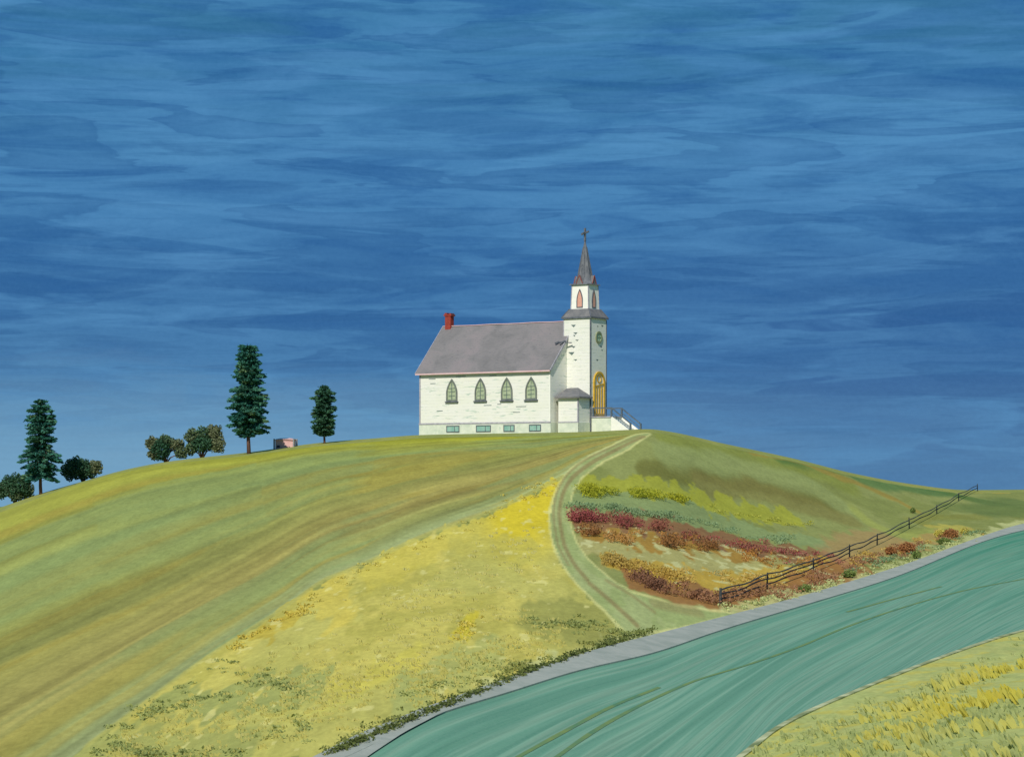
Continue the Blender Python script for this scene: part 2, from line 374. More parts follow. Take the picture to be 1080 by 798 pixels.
# ------------------------------------------------------------------ road
def strip(L, Rr, name, m, off, nx, length=260, kind='structure', drop=0.0):
    """ruled sheet between two plan lines following the ground"""
    def res(P, k):
        d = np.r_[0, np.cumsum(np.hypot(*np.diff(P, axis=0).T))]; s = np.linspace(0, d[-1], k); return np.c_[np.interp(s, d, P[:, 0]), np.interp(s, d, P[:, 1])]
    a = res(L, length); b = res(Rr, length); vs = []; 
    w = np.linspace(0, 1, nx)
    P = a[:, None, :]*(1-w[None, :, None])+b[:, None, :]*w[None, :, None]
    Z = zfun(P[..., 0], P[..., 1])+off
    V = np.concatenate([P, Z[..., None]], -1)
    if drop:   # side skirts down to the ground
        l = V[:, :1].copy(); r = V[:, -1:].copy(); l[..., 2] -= drop; r[..., 2] -= drop; V = np.concatenate([l, V, r], 1)
    k = V.shape[1]; I = np.arange(length*k).reshape(length, k)
    q = np.stack([I[:-1,:-1], I[:-1,1:], I[1:,1:], I[1:,:-1]], -1).reshape(-1, 4)
    me = bpy.data.meshes.new(name); me.from_pydata(V.reshape(-1, 3).tolist(), [], q.tolist()); me.update()
    al = np.r_[0, np.cumsum(np.hypot(*np.diff(a, axis=0).T))]; wd = np.hypot(*(b-a).T)
    ww = np.concatenate([[0], w, [1]]) if drop else w
    LN = np.stack([np.repeat(al[:, None], k, 1), ww[None]*wd[:, None], np.zeros((length, k))], -1)
    at2 = me.attributes.new('lane', 'FLOAT_VECTOR', 'POINT'); at2.data.foreach_set('vector', LN.astype(np.float32).ravel())
    bm = bmesh.new(); bm.from_mesh(me); bmesh.ops.recalc_face_normals(bm, faces=bm.faces)
    bm.faces.ensure_lookup_table()
    if sum(f.normal.z for f in bm.faces) < 0: bmesh.ops.reverse_faces(bm, faces=bm.faces)
    bm.to_mesh(me); bm.free()
    return tag(link(name, me, m), kind=kind)
uL, lL = line(TEAL_U), line(TEAL_L)
m, nt, b = mat('road_surface')
v0 = N(nt, 'ShaderNodeAttribute', attribute_name='lane').outputs['Vector']; mpn = N(nt, 'ShaderNodeMapping'); mpn.inputs['Scale'].default_value = (.045, 1, 1); nt.links.new(v0, mpn.inputs['Vector']); v = mpn.outputs[0]; n1 = noise(nt, v, .34, 3, .5, .5); n2 = noise(nt, v, 1.3, 4, .6, .3)
v2 = mapped(nt); g = noise(nt, v2, 9, 4, .7)
KR = 1.17
r1 = ramp(nt, [(.36, rgb(40,112,84,KR)), (.44, rgb(78,136,108,KR)), (.50, rgb(122,160,130,KR)), (.56, rgb(112,138,112,KR)), (.62, rgb(58,124,94,KR)), (.68, rgb(110,150,124,KR))]); nt.links.new(n1, r1.inputs[0])
gr = ramp(nt, [(0, rgb(10,118,78,KR)), (.5, rgb(96,142,112,KR)), (1, rgb(112,150,122,KR))])
sx = N(nt, 'ShaderNodeSeparateXYZ'); tc = N(nt, 'ShaderNodeTexCoord'); nt.links.new(tc.outputs['Object'], sx.inputs[0])
ed = math_(nt, 'ADD', mrange(nt, sx.outputs['Y'], 110, 210, 1, 0), mrange(nt, n2, .3, .7, -.25, .25))
fa = mrange(nt, ed, 0, 1, 0, 1); nt.links.new(fa, gr.inputs[0])
c = mix(nt, .5, r1.outputs[0], gr.outputs[0])
c = mix(nt, mrange(nt, n2, .45, .62, 0, .5), c, rgba(58,112,88,KR))
c = mix(nt, mrange(nt, g, .3, .75, 0, .25), c, rgba(146,170,148,KR))
nt.links.new(c, b.inputs['Base Color']); b.inputs['Roughness'].default_value = .8; bump(nt, b, g, .3, .02)
strip(uL+np.array([-.14,.05]), lL, 'road', m, .05, 24, drop=.2)
gm = mottled('roadside_gravel', rgb(150,156,142), rgb(170,172,158), .9, .95, rgb(140,146,130), .5)
strip(line(GREY_O), uL, 'road_shoulder', gm, .12, 6, drop=.14)
em = mottled('road_edge_earth', rgb(112,124,78,1.1), rgb(196,196,150,1.1), .7, .95)
def ribbon(pts, w, name, m, off, drop=0.0):
    P = line(pts, 1.0); t = np.gradient(P, axis=0); t /= np.hypot(*t.T)[:, None]; nn = np.c_[-t[:, 1], t[:, 0]]
    wv = w*(1+.35*(fbm(np.arange(len(P))*.4, np.zeros(len(P)), 2, 3)-.5))[:, None]
    return strip(P+nn*wv/2, P-nn*wv/2, name, m, off, 2, length=max(8, len(P)), drop=drop)
ribbon([(600,924),(700,855),(780,799),(820,768),(910,726),(1010,687),(1080,665),(1200,641)], .35, 'road_edge', em, .06, .16)
ym = mottled('worn_road_paint', rgb(122,142,78), rgb(88,130,92), .5, .8)
for pts in ([(540,803),(600,770),(650,744),(697,725)], [(585,801),(630,770),(675,745),(730,720),(785,703),(840,684),(890,663),(950,642),(1010,625),(1080,611),(1160,592)], [(893,646),(940,633),(993,619)]):
    ribbon(pts, .17, 'road_marking', ym, .066)

# ------------------------------------------------------------------ foliage tools
def leaves(name, m, P, size, tint, parent=None, flat=0.0, aspect=1.6, orient=None):
    """P: n x 3 leaf centres -> one mesh of small pointed leaf faces"""
    n = len(P); size = np.broadcast_to(size, (n,)); tint = np.broadcast_to(tint, (n,))
    a = rng.normal(size=(n, 3)); a[:, 2] *= (1-flat)
    if orient is not None: a = a*.35+orient
    a /= np.linalg.norm(a, axis=1)[:, None]
    b_ = rng.normal(size=(n, 3)); b_ -= (b_*a).sum(1)[:, None]*a; b_ /= np.linalg.norm(b_, axis=1)[:, None]
    L = (size*aspect*.5)[:, None]*a; W = (size*.5)[:, None]*b_
    V = np.stack([P-L, P-L*.1+W, P+L, P-L*.1-W], 1).reshape(-1, 3)
    me = bpy.data.meshes.new(name)
    me.vertices.add(4*n); me.vertices.foreach_set('co', V.astype(np.float32).ravel())
    me.loops.add(4*n); me.loops.foreach_set('vertex_index', np.arange(4*n, dtype=np.int32))
    me.polygons.add(n); me.polygons.foreach_set('loop_start', np.arange(0, 4*n, 4, dtype=np.int32)); me.update(calc_edges=True)
    t = me.attributes.new('tint', 'FLOAT', 'FACE'); t.data.foreach_set('value', np.clip(tint, 0, 1).astype(np.float32))
    return link(name, me, m, parent)
def lobe(c, r, n, shell=.55):
    d = rng.normal(size=(n, 3)); d /= np.linalg.norm(d, axis=1)[:, None]
    q = shell+(1-shell)*rng.random(n)**.7; wob = 1+.16*np.sin(d[:, 0]*5+c[0])*np.cos(d[:, 2]*4+c[1])
    return np.array(c)+d*np.array(r)*(q*wob)[:, None]

bark = mottled('bark', rgb(80,58,50), rgb(110,82,70), 3, .95, None, .6, (3,3,.6))
con_m = leafmat('conifer_needles', [rgb(26,72,66), rgb(42,98,86), rgb(70,124,102), rgb(106,136,94)], .1)
con_d = leafmat('conifer_needles_dark', [rgb(44,68,56), rgb(48,88,68), rgb(70,112,82), rgb(100,120,82)], .1)
shr_m = leafmat('shrub_leaves', [rgb(42,76,54), rgb(58,96,70), rgb(88,108,76), rgb(118,122,88)], .15)
shr_b = leafmat('shrub_leaves_pale', [rgb(50,82,60), rgb(68,106,76), rgb(98,118,82), rgb(122,128,94)], .15)

def conifer(px, q, hpx, wpx, label, prof, trunk_frac, mt, seed, droop=.25, gap=.9, group='conifers along the skyline'):
    """prof: list of (height fraction, half width fraction)"""
    g = at(px, q); mpp = g[1]/F; H = hpx*mpp; Wd = wpx*mpp*.5
    t = empty('conifer_tree', tuple(g)); tag(t, label, 'tree', group)
    rr = np.random.default_rng(seed)
    zs = np.linspace(-.3, H*.97, 9); wob = [(0.05*H*.1*math.sin(i*1.3+seed), .05*math.cos(i), z) for i, z in enumerate(zs)]
    MB().tube(wob, [max(.03, .018*H*(1-.93*i/8)+.015) for i in range(9)], 8).build('trunk', bark, t, True)
    P = []; T = []; O = []; sz = []
    lim = MB()
    z = H*trunk_frac
    while z < H*.985:
        f = z/H; w = np.interp(f, [p[0] for p in prof], [p[1] for p in prof])*Wd
        nb = int(7+rr.integers(0, 4))
        for k in range(nb):
            az = 2*math.pi*(k+rr.random()*.8)/nb; L = w*(.50+.68*rr.random()); ct = rr.random()
            up = (.25*(f-.3)-droop*.5*(1-f))+.15*(rr.random()-.5)
            tip = np.array([math.cos(az)*L, math.sin(az)*L, z+up*L])
            base = np.array([0, 0, z+.08])
            if L > .35: lim.tube([base, base*.4+tip*.6+np.array([0,0,.06]), tip*.9+base*.1], [.035, .02, .008], 5)
            nl = int(34+92*L)
            s = rr.random(nl)**.65; spread = .16+.30*(1-s)*min(1, L)
            pp = base+(tip-base)*s[:, None]+rr.normal(size=(nl, 3))*np.c_[spread*.6, spread*.6, spread*.30]
            pp[:, 2] -= s*droop*L*.25
            P.append(pp); T.append(.16+.55*ct*.8+.25*s*rr.random(nl)+(.35 if rr.random() < .08 else 0))
            o = (tip-base)/max(L, .01); O.append(np.repeat(o[None]*np.array([1,1,.7]), nl, 0)); sz.append(.09+.09*rr.random(nl))
        z += (.22+.24*rr.random())*gap
    lim.build('limb', bark, t)
    # ragged leader
    leaves('crown', mt, np.concatenate(P), np.concatenate(sz), np.concatenate(T), t, orient=np.concatenate(O), aspect=2.0)
    return t
conifer(43, 521, 100, 42, 'broad blue green spruce with tiered ragged branches, standing between two low round bushes',
        [(.15,.55),(.22,.95),(.32,.85),(.42,1.0),(.5,.85),(.6,.95),(.72,.72),(.78,.8),(.88,.62),(.96,.36),(1,.1)], .2, con_m, 3, .45, 1.15)
conifer(262, 478.5, 115, 43, 'tallest dark conifer on a bare brown trunk, just left of the pink hut',
        [(.16,.25),(.22,.8),(.28,1.0),(.36,.9),(.45,1.0),(.55,.86),(.62,.62),(.7,.74),(.8,.6),(.9,.5),(.97,.42),(1,.3)], .17, con_m, 8, .2, .8)
conifer(342, 467.5, 62, 25, 'small slim dark conifer standing closest to the church',
        [(.12,.3),(.2,.8),(.3,.95),(.42,.8),(.55,.9),(.65,.8),(.75,.95),(.85,.8),(.93,.3),(1,.06)], .15, con_d, 14, .1, .8)

def shrub(px, q, lobes, label, mt, n=3200, size=.14, trunkx=0, name='round_shrub', cat='shrub', group='round dark shrubs on the left skyline', stems=3, tscale=.1):
    """lobes: (dx px, height px of centre, rx px, rz px, tint)"""
    g = at(px, q); k = g[1]/F; t = empty(name, tuple(g)); tag(t, label, cat, group)
    P = []; T = []; tb = MB()
    for (dx, hz, rx, rz, ti) in lobes:
        c = (dx*k, (random.random()-.5)*rx*k*.5, hz*k); m_ = int(n*rx*rz/250)+40
        P.append(lobe(c, (rx*k, rx*k*.85, rz*k), m_, .3)); T.append(ti+.12+.32*(rng.random(m_)-.5))
        tb.tube([(trunkx*k, 0, -.2), (trunkx*k*.7+c[0]*.3, c[1]*.4, c[2]*.45), (c[0], c[1], c[2]*.95)], [tscale, tscale*.65, .02], 6)
    tb.build('trunk', bark, t, True)
    leaves('crown', mt, np.concatenate(P), size*(.7+.6*rng.random(sum(len(p) for p in P))), np.concatenate(T), t)
    return t
shrub(16, 523, [(-7,17,10,11,.3),(5,18,13,13,.25),(12,12,9,9,.5),(2,8,9,7,.55),(-14,12,7,9,.3)], 'round dark bush at the picture edge, below and left of the spruce', shr_m)
shrub(86, 507.5, [(-12,12,10,11,.35),(-2,15,12,12,.25),(6,12,11,10,.3),(15,15,8,8,.75),(-8,17,8,7,.5)], 'low round dark bush with a leaning stem, right of the spruce', shr_m, trunkx=2)
shrub(175, 486.5, [(-14,19,8,8,.8),(-5,13,11,12,.08),(0,22,9,7,.45),(10,18,10,7,.75),(16,10,7,7,.6),(-12,8,8,6,.75)], 'smaller left bush of the two touching bushes halfway up the slope', shr_m)
shrub(213, 481.5, [(-10,22,9,9,.6),(2,24,11,9,.35),(13,26,9,9,.85),(2,14,14,9,.12),(-12,9,7,7,.5),(17,14,8,10,.8)], 'larger right bush of the two touching bushes, with pale outer leaves', shr_b)

# ------------------------------------------------------------------ undergrowth
def mass(name, cols, rows, label, cat, n_leaf=55, size=.16, kind='stuff', trans=.2):
    """rows: (polyline, plant height m, plant radius m, plants per metre-of-metric, jitter px, tint centre)"""
    P = []; T = []; Sz = []
    for pts, h, r, cnt, jit, ti in rows:
        arr_ = np.array(pts, float); d = np.r_[0, np.cumsum(np.hypot(*np.diff(arr_, axis=0).T))]
        for i in range(cnt):
            s = random.random()*d[-1]; qx = np.interp(s, d, arr_[:, 0])+random.gauss(0, jit*.6); qy = np.interp(s, d, arr_[:, 1])+random.gauss(0, jit)
            g = at(qx, qy); f = .6+.7*random.random(); hh = h*f; rr = r*f; nl = int(n_leaf*f*f*(h*r/.35)**.8)+8
            c = (g[0], g[1], g[2]+hh*.5)
            p = lobe(c, (rr*(1+.5*random.random()), rr*1.3, hh*.55), nl, .3); p[:, 2] = np.maximum(p[:, 2], g[2]+.02)
            P.append(p); T.append(ti+.35*(random.random()-.5)+.25*(rng.random(nl)-.5)); Sz.append(size*(.6+.8*rng.random(nl)))
    o = leaves(name, leafmat(name+'_leaves', cols, trans), np.concatenate(P), np.concatenate(Sz), np.concatenate(T))
    return tag(o, label, cat, None, kind)
KL = 1.15
mass('crimson_undergrowth', [rgb(134,100,66,KL), rgb(140,92,70,KL), rgb(144,70,72,KL), rgb(164,112,92,KL)],
     [([(606,549),(625,549),(642,552)], .8, .45, 20, 1.6, .62), ([(640,551),(680,557),(705,561)], .7, .45, 22, 2.0, .40), ([(718,566),(760,574),(800,582)], .5, .4, 16, 3, .5), ([(800,580),(850,587),(888,591)], .42, .4, 14, 4, .8)],
     'maroon and crimson undergrowth in the highest red band beside the track', 'undergrowth', 110, .085)
mass('rust_undergrowth', [rgb(124,92,60,KL), rgb(148,104,60,KL), rgb(172,124,58,KL), rgb(176,140,90,KL)],
     [([(618,562),(632,566)], .7, .5, 9, 2, .2), ([(640,567),(650,569),(664,571)], .6, .45, 9, 1.5, .85), ([(694,573),(712,576),(726,578)], .75, .5, 13, 1.6, .3), ([(738,579),(756,581)], .7, .5, 9, 1.6, .2),
      ([(772,584),(820,592),(862,598)], .4, .5, 12, 3, .7), ([(660,560),(760,576),(860,592)], .35, .45, 16, 4, .7)],
     'rust brown low bushes in a band under the crimson growth', 'undergrowth', 110, .085)
mass('ochre_undergrowth', [rgb(160,138,76,KL), rgb(180,152,72,KL), rgb(190,164,96,KL)],
     [([(642,594),(658,597)], .65, .55, 12, 2, .2), ([(662,599),(690,604),(712,607)], .5, .5, 18, 2.4, .5), ([(712,608),(760,612),(800,611),(850,603)], .3, .5, 18, 3.5, .8), ([(900,592),(950,578),(1000,566),(1040,557)], .26, .4, 18, 3, .6)],
     'ochre yellow undergrowth in the band above the brown growth by the fence', 'undergrowth', 110, .085)
mass('brown_undergrowth', [rgb(118,84,64,KL), rgb(142,102,74,KL), rgb(164,126,90,KL)],
     [([(670,610),(685,618),(702,624)], .7, .55, 14, 2.2, .12), ([(704,625),(750,634),(780,634)], .5, .5, 18, 3, .55), ([(778,630),(820,627),(870,612),(905,596)], .45, .5, 30, 4, .6), ([(895,598),(930,588),(975,576),(1020,562)], .34, .4, 26, 3, .7)],
     'reddish brown undergrowth around the near end of the rail fence', 'undergrowth', 110, .085)
mass('lime_undergrowth', [rgb(150,154,44,KL), rgb(162,160,44,KL), rgb(164,166,82,KL)],
     [([(617,520),(632,522),(648,522)], .75, .6, 16, 2.0, .15), ([(668,525),(690,524)], .65, .6, 9, 1.6, .2), ([(694,524),(712,527),(728,530)], .5, .55, 10, 1.6, .4), ([(735,534),(800,546),(880,558)], .22, .5, 14, 2.5, .8)],
     'lime green undergrowth in the highest band right of the track', 'undergrowth', 110, .085)
mass('sage_undergrowth', [rgb(112,136,96,KL), rgb(126,148,104,KL), rgb(140,158,112,KL)],
     [([(604,532),(640,538),(680,543),(730,550)], .42, .6, 34, 2.2, .45), ([(730,552),(780,563),(840,573)], .3, .6, 20, 3, .6), ([(890,604),(940,590),(1000,574),(1035,563)], .3, .4, 26, 2.5, .4)],
     'sage green undergrowth between the lime band and the crimson band', 'undergrowth', 110, .085)
# weeds on the road verge
verge = [(346,799),(400,776),(450,754),(500,735),(560,709),(620,688),(668,673)]
mass('verge_weeds', [rgb(78,88,46,1.1), rgb(104,114,60,1.1), rgb(136,140,76,1.1)],
     [(verge, .26, .2, 240, .9, .3), ([(p[0]-6, p[1]-6) for p in verge], .18, .3, 70, 3, .9), ([(668,672),(690,664)], .3, .3, 8, 1.5, .6)],
     'dark green weeds along the gravel shoulder below the yellow meadow', 'weeds', 60, .08)
mass('verge_grass', [rgb(150,160,96,1.1), rgb(180,186,124,1.1), rgb(192,196,140,1.1)],
     [([(760,643),(800,637),(840,628),(900,609),(960,591),(1030,567)], .24, .25, 90, 2.5, .5)],
     'pale green grass on the verge below the rail fence', 'grass', 44, .09)
mass('meadow_weeds', [rgb(122,132,74,1.1), rgb(142,150,88,1.1), rgb(166,168,98,1.1)],
     [([(150,752),(190,742),(240,735)], .12, .35, 22, 3, .4), ([(250,722),(290,716),(320,735)], .14, .35, 20, 5, .4), ([(80,795),(130,790),(160,795),(260,795)], .14, .3, 34, 4, .4), ([(270,775),(330,770),(300,745)], .1, .3, 16, 6, .6),
      ([(560,656),(600,657),(650,662),(672,668)], .16, .4, 36, 4, .4), ([(420,735),(480,718),(540,700)], .1, .4, 26, 6, .8), ([(100,785),(180,735),(250,695)], .12, .3, 20, 5, .6)],
     'olive green weeds in clumps low on the yellow meadow', 'weeds', 70, .085)
mass('border_flowers', [rgb(186,164,70,1.1), rgb(200,184,86,1.1), rgb(194,186,104,1.1)],
     [([(245,684),(275,664),(300,650),(330,642)], .2, .3, 24, 3, .2), ([(320,640),(360,612),(420,586),(500,552),(580,516)], .15, .3, 34, 4, .8), ([(484,668),(500,655)], .15, .3, 10, 5, .4), ([(530,530),(560,520),(585,510)], .15, .3, 16, 6, .5)],
     'yellow flowering growth along the upper edge of the meadow', 'flowers', 60, .085)

def blades(name, cols, rows, label, cat, lean=-.35, w=.035):
    V = []; T = []; 
    for x0, x1, fq, h, cnt, ti, jit in rows:
        for _ in range(cnt):
            qx = x0+(x1-x0)*random.random(); g = at(qx, fq(qx)+random.gauss(0, jit)); t0 = ti+.3*(random.random()-.5); k = .7+.6*random.random()
            for _b in range(9):
                bx, by = g[0]+random.gauss(0, .10), g[1]+random.gauss(0, .25); hh = h*k*(.7+.5*random.random()); l = lean*hh*(.7+.6*random.random())+random.gauss(0, .03)
                z0 = float(g[2])-.03; ww = w*(.7+.7*random.random()); an = random.random()*math.pi; cx_, sy_ = math.cos(an)*ww, math.sin(an)*ww
                V += [(bx-cx_, by-sy_, z0), (bx+cx_, by+sy_, z0), (bx+l*.7+cx_*1.5, by+sy_, z0+hh*.7), (bx+l, by, z0+hh), (bx+l*.7-cx_*1.5, by-sy_, z0+hh*.7)]; T.append(t0+.2*random.random())
    n = len(V)//5; me = bpy.data.meshes.new(name); me.from_pydata(V, [], [tuple(range(5*i, 5*i+5)) for i in range(n)]); me.update()
    t = me.attributes.new('tint', 'FLOAT', 'FACE'); t.data.foreach_set('value', np.clip(np.array(T), 0, 1).astype(np.float32))
    return tag(link(name, me, leafmat(name+'_blades', cols, .3)), label, cat, None, 'stuff')
sl = lambda x, y0, s: (lambda q: y0+(q-x)*s)
blades('crop', [rgb(200,188,74,1.1), rgb(198,190,96,1.1), rgb(188,190,120,1.1)],
       [(1020,1085,sl(1080,706,-.22),.34,22,.15,2), (985,1030,sl(1030,716,-.25),.36,12,.5,2), (950,1020,sl(1080,716,-.30),.30,12,.5,3), (1030,1085,sl(1080,738,-.1),.42,20,.0,2), (985,1045,sl(1030,748,-.25),.36,18,.1,2), (915,990,sl(960,770,-.3),.32,22,.4,3),
        (860,1085,sl(1080,762,-.22),.36,22,.55,3), (830,1085,sl(1080,795,-.15),.34,22,.7,4), (870,1000,sl(1000,735,-.28),.30,24,.6,3)],
       'golden yellow crop in leaning tufts on the near slope below the road', 'crop', -.5, .05)
blades('grass', [rgb(150,162,100,1.1), rgb(168,176,114,1.1), rgb(184,188,128,1.1)],
       [(790,1085,sl(1080,690,-.38),.16,170,.6,7), (850,1085,sl(1080,745,-.24),.2,190,.4,8), (800,1085,sl(1080,790,-.12),.2,170,.45,8)],
       'pale green grass between the golden tufts across the road', 'grass', -.35, .045)

blades('meadow_grass', [rgb(184,176,92), rgb(198,190,108), rgb(208,204,136)],
       [(250,560,sl(400,700,-.28),.13,260,.5,22), (120,420,sl(270,755,-.3),.13,240,.4,18), (400,570,sl(500,610,-.45),.15,160,.6,18), (430,600,sl(540,685,-.35),.13,150,.4,12)],
       'dry yellow grass standing all over the meadow', 'grass', -.2, .03)
# individual bushes on the road verge
vb_rust = leafmat('rust_leaves', [rgb(130,88,56,KL), rgb(158,108,66,KL), rgb(170,128,82,KL)], .2)
vb_green = leafmat('verge_leaves', [rgb(78,100,50,KL), rgb(108,128,66,KL), rgb(140,150,86,KL)], .2)
vb_yel = leafmat('yellow_leaves', [rgb(180,170,76,KL), rgb(194,184,90,KL), rgb(200,192,112,KL)], .2)
VG = 'small bushes on the far verge of the road'
for (px, q, rx, rz, mt, lab) in [
    (957, 584, 10, 7, vb_rust, 'widest rust brown bush beside the road, above the small green one'),
    (940, 585, 7, 5, vb_rust, 'small rust brown bush against the left side of the widest rust bush'),
    (1003, 568, 9, 6, vb_rust, 'orange brown bush between the two yellow bushes by the road'),
    (992, 566, 7, 4.5, vb_yel, 'pale yellow bush touching the left of the orange brown bush'),
    (1017, 563, 5, 4, vb_yel, 'small bright yellow bush right of the orange brown bush'),
    (996, 574, 8, 4, vb_green, 'flat olive green bush at the foot of the orange brown bush'),
    (967, 589, 5, 5, vb_green, 'small green bush at the shoulder edge below the widest rust bush'),
    (896, 609, 8, 4.5, vb_green, 'low green bush on the shoulder edge, second from the near fence end'),
    (849, 624, 7, 4.5, vb_green, 'low green bush at the shoulder edge nearest the fence end'),
    (963, 541, 3, 3.5, vb_green, 'tiny dark green bush on the hillside behind the fence')]:
    shrub(px, q, [(-rx*.4, rz*.8, rx*.6, rz*.8, .3), (rx*.35, rz*.9, rx*.6, rz*.8, .5), (0, rz*1.2, rx*.5, rz*.7, .6)], lab, mt, n=3600, size=.09, name='verge_bush', cat='bush', group=VG, tscale=.03)

# ------------------------------------------------------------------ fence
fm = mottled('weathered_rail', rgb(48,54,56), rgb(78,84,84), 4, .9, None, .5, (1,1,4))
FP = [(760,638),(809,621),(858,603),(896,587.5),(925,574.5),(959,557),(988,541.5),(1011,528),(1031,517.5)]
G = [at(*p) for p in FP]; o0 = Vector(G[0]); fe = empty('rail_fence', o0)
tag(fe, 'dark weathered wooden rail fence running uphill from the road verge to the skyline', 'fence')
G = [Vector(g)-o0 for g in G]; HP = [1.0, 1.05, 1.0, 1.0, .95, 1.0, .9, .9, .9]
for i, (g, h) in enumerate(zip(G, HP)):
    l = (.03*math.sin(i*2.1), .02*math.cos(i)); w = .17 if i == 0 else .11
    MB().tube([g+Vector((0,0,-.3)), g+Vector((l[0]*.5,l[1]*.5,h*.5)), g+Vector((l[0],l[1],h))], [w*.55, w*.52, w*.45], 6).build('post', fm, fe)
for i in range(len(G)-1):
    for k, f in enumerate((.88, .6, .34) if i < 3 else (.84, .45)):
        a = G[i]+Vector((0,-.08,HP[i]*f)); b2 = G[i+1]+Vector((0,-.08,HP[i+1]*(f+(.05 if k == 1 else -.02)))); pts = []; rd = []
        for j in range(9):
            t = j/8; p = a.lerp(b2, t); p.z += .05*math.sin(t*9+i*2+k)+(-.06*math.sin(math.pi*t)); pts.append(p); rd.append(.045+.008*math.sin(j*2.3+k))
        MB().tube(pts, rd, 6).build('rail', fm, fe)

# ------------------------------------------------------------------ pink hut on the skyline
pk = mottled('faded_pink_paint', rgb(204,158,152), rgb(218,178,170), 2, .9)
gp = mottled('grey_post_wood', rgb(120,124,128), rgb(150,150,152), 4, .9); dk = mottled('dark_opening', rgb(40,52,70), rgb(58,68,84), 3, .9)
g = at(299, 472.8); g[1] += 2.0; g[2] = float(zfun(g[0], g[1])); hut = empty('hut', tuple(g), R(-8)); hut.scale = (1, 1, .76)
tag(hut, 'tiny faded pink hut with grey corner posts, on the skyline between two conifers', 'hut')
MB().prism([(-.6,-.6),(.6,-.6),(.6,1.0),(0,1.12),(-.6,1.0)], 'x', -.88, .88).build('wall', pk, hut)
rf = MB(); rf.add([(-.95,-.72,.99),(-.5,-.72,1.06),(.5,-.72,1.06),(.95,-.72,.99),(-.95,0,1.14),(-.5,0,1.24),(.5,0,1.24),(.95,0,1.14),(-.95,.72,.99),(-.5,.72,1.06),(.5,.72,1.06),(.95,.72,.99)],
       [(0,1,5,4),(1,2,6,5),(2,3,7,6),(4,5,9,8),(5,6,10,9),(6,7,11,10)])
r_ = rf.build('roof', pk, hut); sd = r_.modifiers.new('s', 'SOLIDIFY'); sd.thickness = .06
for sx_ in (-1, 1):
    for sy_ in (-1, 1): MB().box(sx_*.98-.07, sx_*.98+.07, sy_*.66-.06, sy_*.66+.06, -.6, 1.14).build('post', gp, hut)
MB().box(-.72, -.42, -.64, -.605, .02, .3).build('doorway', dk, hut)

# ------------------------------------------------------------------ church
def siding(name, c, weather, amt, sp=.34):
    m, nt, b = mat(name); tc = N(nt, 'ShaderNodeTexCoord'); sx = N(nt, 'ShaderNodeSeparateXYZ'); nt.links.new(tc.outputs['Object'], sx.inputs[0])
    wob = noise(nt, mapped(nt, (.8,.8,3)), 1.2, 3)
    z = math_(nt, 'ADD', sx.outputs['Z'], mrange(nt, wob, 0, 1, -.08, .08)); fr = math_(nt, 'FRACT', math_(nt, 'MULTIPLY', z, 1/sp))
    seam = mrange(nt, fr, 0, .13, 1, 0); br = noise(nt, mapped(nt, (1,1,6)), 1.3, 4); seam = math_(nt, 'MULTIPLY', seam, mrange(nt, br, .38, .6, .1, .55))
    n = noise(nt, mapped(nt, (.5,.5,1.4)), .9, 5, .65, .6); n2 = noise(nt, mapped(nt, (.35,.35,2.2)), 2.0, 4, .6, .3)
    col_ = mix(nt, mrange(nt, n, .4, .62, 0, .55), rgba(*c), rgba(229,230,210))
    col_ = mix(nt, mrange(nt, n2, .60, .66, 0, amt), col_, rgba(*weather)); col_ = mix(nt, seam, col_, rgba(120,126,112))
    nt.links.new(col_, b.inputs['Base Color']); b.inputs['Roughness'].default_value = .8; bump(nt, b, fr, .35, .03); return m
wall_m = siding('white_clapboard', (234,233,222), (172,196,176), .75)
tower_m = siding('tower_clapboard', (234,233,222), (186,202,180), .55, .36)
found_m = mottled('painted_foundation', rgb(196,206,186), rgb(222,226,206), 1.2, .9, rgb(180,196,180))
m, nt, b = mat('weathered_shingles'); roof_m = m
v = mapped(nt, (1,1,1)); n1 = noise(nt, v, .35, 5, .6, .6); n2 = noise(nt, mapped(nt, (1,4,4)), 2.2, 5, .7, .5)
r1 = ramp(nt, [(.3, rgb(112,110,108)), (.5, rgb(128,124,122)), (.7, rgb(138,129,128))]); nt.links.new(n1, r1.inputs[0])
c = mix(nt, mrange(nt, n2, .56, .66, 0, .6), r1.outputs[0], rgba(84,84,92))
tc = N(nt, 'ShaderNodeTexCoord'); sx = N(nt, 'ShaderNodeSeparateXYZ'); nt.links.new(tc.outputs['Object'], sx.inputs[0])
fr = math_(nt, 'FRACT', math_(nt, 'MULTIPLY', sx.outputs['Z'], 4.5)); c = mix(nt, mrange(nt, fr, 0, .2, .22, 0), c, rgba(86,84,92))
nt.links.new(c, b.inputs['Base Color']); bump(nt, b, fr, .4, .03)
skirt_m = mottled('grey_slate', rgb(104,105,106), rgb(126,124,122), 1.5, .85)
spire_m = mottled('spire_slate', rgb(84,88,94), rgb(124,126,128), 1.8, .8, rgb(142,142,142), .4, (2,2,.7))
trim_d = mottled('dark_trim', rgb(78,84,92), rgb(108,112,118), 3, .8)
frame_m = mottled('grey_green_frame', rgb(96,104,98), rgb(124,130,120), 3, .8)
trim_g = mottled('grey_trim', rgb(150,148,156), rgb(180,178,182), 3, .8)
trim_w = mottled('white_trim', rgb(232,232,218), rgb(242,240,228), 2, .7)
trim_p = mottled('faded_pink_trim', rgb(216,176,178), rgb(226,196,192), 2, .8)
brick_m = None
m, nt, b = mat('red_brick'); brick_m = m
bt = N(nt, 'ShaderNodeTexBrick', Scale=3.0); bt.inputs['Color1'].default_value = rgba(172,62,44); bt.inputs['Color2'].default_value = rgba(138,48,38); bt.inputs['Mortar'].default_value = rgba(120,84,76)
